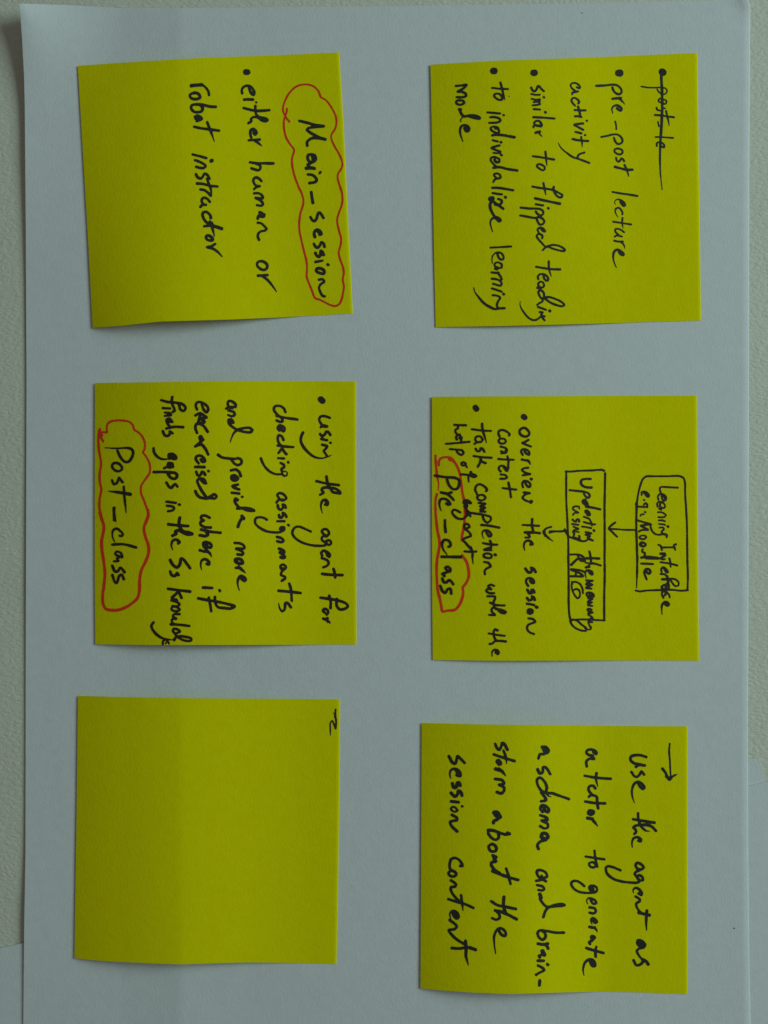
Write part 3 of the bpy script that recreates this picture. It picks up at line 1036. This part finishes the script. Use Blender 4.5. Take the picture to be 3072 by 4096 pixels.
TRACE_BR = """
@ 2230 2880 3.0722
# drawn_arrow | black arrow pointing down the right edge of the note
22 1380,292 1372,380 1380,480 1385,580 1390,690
32 1290,598 1325,645 1352,700 1378,735
42 1340,690 1378,728 1400,700
26e 1400,705 1430,685 1470,668
# handwritten_line | words Use the agent as
34 1090,455 1030,435 960,432 905,450 898,490 940,530 1010,545 1075,558
32 1070,560 1000,555 965,575
32 910,640 940,685 975,700 1010,670 1030,635 1065,670
34s 945,1018 920,940 915,870 940,790 990,760 1040,785 1068,830 1050,845 1015,815 990,770
34 930,1220 1050,1240 1190,1262
32 990,1148 995,1220 1030,1310 1070,1350
24e 1050,1335 1080,1360 1138,1366
34 1210,1362 1160,1310 1100,1290 1030,1290 960,1300 935,1320 960,1350 965,1380 945,1400
34s 920,1565 915,1510 935,1455 985,1440 1025,1470 1020,1490 995,1482
@ 2230 3400 3.0722
32 1030,240 1060,215 1020,170 975,160 960,190 990,235 1035,238
32 1010,250 965,270 950,290 975,330 1010,375
32 1010,375 1050,370 1040,330 1000,310 985,345 1010,380 980,400 900,400 780,385 680,350 610,290 595,220 620,200 690,215 775,250
34s 935,530 930,490 965,465 1010,490 1035,530 1030,550 1000,535
30 1000,480 1035,535
30 960,572 1010,605 1010,630 970,655 970,690 1010,755 1060,790
40 1000,770 1060,785 1130,800
36e 1098,745 1095,800 1090,880 1095,985
32 1060,1195 1080,1170 1040,1120 990,1110 980,1140 1010,1185 1060,1195
36 1010,1130 1050,1175
30 1060,1200 1000,1215 975,1240 1000,1295 1050,1355
40 1050,1350 1090,1370 1115,1405
32 1055,1370 1020,1405 970,1415 935,1355
@ 2230 2880 3.0722
# handwritten_line | words a tutor to generate
32 440,395 475,420 480,395 430,365 370,370 355,400 385,430 430,440 445,470
32 450,478 390,478 355,510 360,570
32 335,685 480,710 655,722
34e 478,655 475,730 495,815
32 465,840 440,810 395,815 380,850 400,890 440,925 475,935
30 475,937 410,925 385,945
32 340,1002 460,1020 585,1025
34 485,950 490,1030 500,1085
48c 395,1120 385,1145 420,1155 440,1130
40 370,1205 430,1215
34e 420,1215 460,1260 495,1305
@ 2230 3400 3.0722
28 345,80 460,98 575,115
30 455,10 465,100 488,205
28c 430,150 390,165 400,200 440,215 470,195 460,165
30c 400,445 392,470 415,500 460,520 485,500 480,460 440,440
28 400,450 440,480 440,520
30 460,520 380,528 290,520 220,490 172,430 180,390 230,380 285,405 330,445
30s 370,665 360,620 385,590 430,600 470,630 475,655 440,660 415,630 405,600
30 395,705 460,720 470,760 440,780 395,770
30s 425,915 410,860 430,835 465,850 485,885 465,895 435,870
34 395,945 440,955 460,950
28e 440,955 475,975 490,1010
50c 425,1070 430,1085 448,1075
32 430,1110 390,1135 400,1155
32 355,1205 450,1235 565,1265
32 478,1190 465,1240 470,1310
36s 325,1540 315,1470 335,1390 380,1350 430,1350 460,1390 460,1425 430,1425 405,1380
40 430,1370 450,1420
@ 1670 2880 2.8603
# handwritten_line | words aschema and brain-
42 1440,325 1470,375 1495,355 1470,315 1430,310
30 1450,390 1400,395 1385,440
32 1375,565 1400,610 1430,600 1440,540 1470,545 1520,620
31 1470,820 1480,770 1450,700 1400,660 1370,680 1375,740 1420,810 1470,835 1540,838 1610,862 1700,892 1732,905
31 1415,830 1470,905 1465,920 1415,930
16e 1470,840 1500,870 1535,880
30 1430,1055 1405,1010 1425,975 1470,985 1505,1030 1490,1055 1455,1030
36 1440,990 1460,1040
30 1405,1090 1480,1120 1485,1145 1420,1150 1490,1190 1490,1230 1450,1240 1405,1215
40c 1430,1300 1420,1340 1470,1360 1495,1340 1470,1300
34 1470,1370 1400,1395 1372,1435 1385,1475
@ 1670 3420 2.8603
30 1450,260 1480,250 1470,205 1420,175 1370,180 1370,220 1400,265 1440,285 1470,300
30 1420,240 1430,280 1360,295
30 1370,345 1430,360 1450,390 1430,405 1385,400
40 1400,450 1415,490
30 1400,500 1440,560 1490,595 1580,570 1650,560 1682,572 1650,582 1560,590 1500,600 1465,640 1440,710
30 1674,888 1580,888 1480,870 1405,862 1375,890 1390,940 1430,970 1465,940 1460,895 1420,865
34 1380,1015 1440,1025 1490,1015
32 1440,1020 1480,1040 1495,1070
50 1430,1100 1450,1140
32 1430,1140 1390,1155 1400,1170
32 1380,1210 1445,1210
32 1487,1250 1493,1256
30 1380,1265 1420,1285 1450,1315 1390,1350 1358,1370
32 1400,1435 1395,1490
@ 1670 2880 2.8603
# handwritten_line | words storm about the
32 890,275 910,320 935,340 960,300 970,265 990,270 1030,340
32 875,395 980,430 1110,470
30e 985,350 1010,420 1022,500
58 925,475 940,495
38 895,560 940,575
36e 930,560 970,590 1010,640
32 890,675 970,690 990,730 935,740 990,770 990,810 960,840 910,825
60 900,1080 930,1110
46 880,1060 910,1060 945,1110
34 910,1140 870,1160 870,1180
34 1055,1300 1010,1310 940,1290 870,1265 810,1260
36 1030,1290 1055,1305
32 820,1260 810,1290 850,1350 900,1370 930,1345 925,1290
32c 850,1420 815,1450 840,1500 890,1500 905,1470 880,1430
32 860,1550 900,1570 880,1590 900,1615
@ 1670 3420 2.8603
34 870,10 880,50 895,75 850,85 845,115 890,175 940,205
34 860,185 960,225 1060,260 1150,285
30 1015,155 1040,230 1065,330
32 845,530 920,575 1020,595 1125,618
34 990,480 985,580 1010,670
34 1135,735 1050,690 960,650 890,635
30 900,640 935,680 940,720 900,740 855,722
30s 895,1130 880,1020 880,920 930,840 980,850 1010,890 1005,925 960,910 925,850
@ 1670 2880 2.8603
# handwritten_line | words session content
32 360,415 400,485 430,500 450,450 460,415 490,440 540,490
34s 380,665 370,610 395,565 450,565 490,610 490,640 450,630
40 450,580 485,635
34 400,725 415,770 445,770 455,720 475,715 490,750
34 385,835 430,875 460,850 470,810 500,830 510,865
32 385,930 470,940
26 510,987 514,990
24 460,1035 430,1000 395,995 385,1020 420,1050 450,1045
32 395,1085 450,1120 450,1145 400,1155 375,1165 390,1210 455,1275
@ 1670 3420 2.8603
30 490,125 515,125 490,70 440,35 390,45 370,100 375,160 400,180
30c 390,180 355,205 385,245 430,240 445,215 415,185
30 385,290 440,335 430,360 385,370 385,410 430,480 500,545
30 355,505 450,535 550,565 640,605
30e 500,460 510,540 522,635
32s 385,740 370,680 400,640 450,660 470,710 450,725 420,700 405,660
36 430,650 465,710
30 370,745 430,790 450,820 420,850 360,860 400,920 470,980 540,1020
32 395,1065 480,1070 560,1055
36 550,985 560,1060
32e 560,1060 555,1150 582,1260
36 600,1060 665,1085
"""
TRACE_BL = """
@ 1240 2760 10.369
# handwritten_mark | small black pen squiggle like a letter N near the corner
80 1060,815 1055,950 1065,1150 1085,1300 1080,1450 1060,1600
62 1060,1590 1015,1480 960,1330 925,1275 870,1320 835,1430 840,1560 845,1700
52e 845,1690 845,1800 840,1900
18 965,925 990,980 1010,1050 1005,1120 1030,1180
"""

def smooth(pts, closed):
    p = np.asarray(pts, float)
    if len(p) < 3: return dense(p)
    q = np.vstack([p[-1], p, p[0], p[1]]) if closed else np.vstack([2 * p[0] - p[1], p, 2 * p[-1] - p[-2]])
    out = []
    for i in range(1, len(q) - 2):
        p0, p1, p2, p3 = q[i - 1:i + 3]
        t0 = 0
        t1 = t0 + max(np.hypot(*(p1 - p0)), 1e-3) ** 0.5
        t2 = t1 + max(np.hypot(*(p2 - p1)), 1e-3) ** 0.5
        t3 = t2 + max(np.hypot(*(p3 - p2)), 1e-3) ** 0.5
        n = max(2, int(np.hypot(*(p2 - p1)) / 4) + 1)
        t = np.linspace(t1, t2, n, endpoint=False)[:, None]
        a1 = (t1 - t) / (t1 - t0) * p0 + (t - t0) / (t1 - t0) * p1
        a2 = (t2 - t) / (t2 - t1) * p1 + (t - t1) / (t2 - t1) * p2
        a3 = (t3 - t) / (t3 - t2) * p2 + (t - t2) / (t3 - t2) * p3
        b1 = (t2 - t) / (t2 - t0) * a1 + (t - t0) / (t2 - t0) * a2
        b2 = (t3 - t) / (t3 - t1) * a2 + (t - t1) / (t3 - t1) * a3
        out.append((t2 - t) / (t2 - t1) * b1 + (t - t1) / (t2 - t1) * b2)
    out.append(q[-2][None])
    return np.vstack(out)

def dense(p):
    out = []
    for a, b in zip(p[:-1], p[1:]):
        n = max(2, int(np.hypot(*(b - a)) / 4) + 1)
        out.append(a + (b - a) * np.linspace(0, 1, n, endpoint=False)[:, None])
    out.append(p[-1][None])
    return np.vstack(out)

GRID = 2.0
def ink_mesh(name, strokes, note, mat, lift, seed, label=None):
    """Union of all strokes of one part as a flat film lying on its note (marching squares)."""
    o, patch, P, org = note
    rng = np.random.default_rng(seed)
    segs = []
    for w, fl, pts in strokes:
        c = smooth(pts, 'c' in fl)
        L = np.r_[0, np.cumsum(np.hypot(*np.diff(c, axis=0).T))]
        t = L / max(L[-1], 1e-6)
        r = np.full(len(c), w / 2 + (0.4 if w < 9 else 0.6))
        if 'e' in fl: r *= np.interp(t, [0, 0.55, 1], [1, 1, 0.35])
        if 's' in fl: r *= np.interp(t, [0, 0.45, 1], [0.35, 1, 1])
        ph = rng.uniform(0, 6.3, 3)
        r *= 1 + 0.05 * np.sin(L / 9 + ph[0]) + 0.05 * np.sin(L / 23 + ph[1])
        segs.append((c, r))
    allp = np.vstack([s[0] for s in segs])
    lo = np.floor(allp.min(0) / GRID) * GRID - 24
    hi = allp.max(0) + 24
    nx, ny = (np.ceil((hi - lo) / GRID)).astype(int) + 1
    D = np.full((ny, nx), -9.0)
    X = lo[0] + GRID * np.arange(nx); Y = lo[1] + GRID * np.arange(ny)
    for c, r in segs:
        for k in range(len(c) - 1):
            a, b, ra, rb = c[k], c[k + 1], r[k], r[k + 1]
            m = max(ra, rb) + 6
            i0 = int((min(a[0], b[0]) - m - lo[0]) / GRID); i1 = int((max(a[0], b[0]) + m - lo[0]) / GRID) + 2
            j0 = int((min(a[1], b[1]) - m - lo[1]) / GRID); j1 = int((max(a[1], b[1]) + m - lo[1]) / GRID) + 2
            i0, j0 = max(i0, 0), max(j0, 0)
            gx = X[i0:i1][None, :]; gy = Y[j0:j1][:, None]
            d = b - a
            q = max(d @ d, 1e-9)
            t = np.clip(((gx - a[0]) * d[0] + (gy - a[1]) * d[1]) / q, 0, 1)
            dist = (ra + (rb - ra) * t) - np.hypot(gx - a[0] - t * d[0], gy - a[1] - t * d[1])
            D[j0:j1, i0:i1] = np.maximum(D[j0:j1, i0:i1], dist)
    D += rng.normal(0, 0.35, D.shape)
    ins = D > 0
    vid, verts, faces = {}, [], []
    def vert(key, x, y):
        if key not in vid:
            vid[key] = len(verts)
            verts.append((x, y))
        return vid[key]
    any_in = ins[:-1, :-1] | ins[1:, :-1] | ins[:-1, 1:] | ins[1:, 1:]
    for j, i in zip(*np.nonzero(any_in)):
        cs = [(j, i), (j + 1, i), (j + 1, i + 1), (j, i + 1)]
        f = []
        for a, b in zip(cs, cs[1:] + cs[:1]):
            if ins[a]: f.append(vert(a, X[a[1]], Y[a[0]]))
            if ins[a] != ins[b]:
                t = D[a] / (D[a] - D[b])
                f.append(vert((min(a, b), max(a, b)), X[a[1]] + t * (X[b[1]] - X[a[1]]), Y[a[0]] + t * (Y[b[0]] - Y[a[0]])))
        if len(f) >= 3: faces.append(f)
    V = np.array(verts)
    uv = patch.inv(V)
    Z = note_z(V[:, 0], V[:, 1], uv[:, 0], uv[:, 1], P) + lift
    ob = link(name, [spot(a[0], a[1], z) for a, z in zip(V, Z)], faces, mat, o, org)
    if label: ob["label"] = label
    return ob

def write_note(key, text, black, red):
    note = NOTES[key]
    part = None; parts = []
    ox = oy = 0; s = 1
    for line in text.strip().splitlines():
        line = line.strip()
        if not line: continue
        if line[0] == '@':
            ox, oy, s = map(float, line[1:].split())
        elif line[0] == '#':
            n, _, lab = line[1:].partition('|')
            parts.append((n.strip(), lab.strip(), []))
        else:
            head, *pts = line.split()
            fl = head.lstrip('0123456789.')
            w = float(head[:len(head) - len(fl)]) / s
            pp = [tuple(map(float, q.split(','))) for q in pts]
            parts[-1][2].append((w, fl, [(ox + a / s, oy + b / s) for a, b in pp]))
    for k, (n, lab, st) in enumerate(parts):
        isred = n == 'red_outline'
        ink_mesh(n, st, note, red if isred else black, 0.00001 if isred else 0.00002 + 0.000005 * k, 100 * len(key) + k + ord(key[0]) * 7 + ord(key[1]), lab)

write_note("TR", TRACE_TR, M_BLACK, M_RED)
write_note("TL", TRACE_TL, M_BLACK, M_RED)
write_note("MR", TRACE_MR, M_BROWNBLACK, M_BRIGHTRED)
write_note("ML", TRACE_ML, M_BROWNBLACK, M_BRIGHTRED)
write_note("BR", TRACE_BR, M_BLACK, M_RED)
write_note("BL", TRACE_BL, M_BLACK, M_RED)
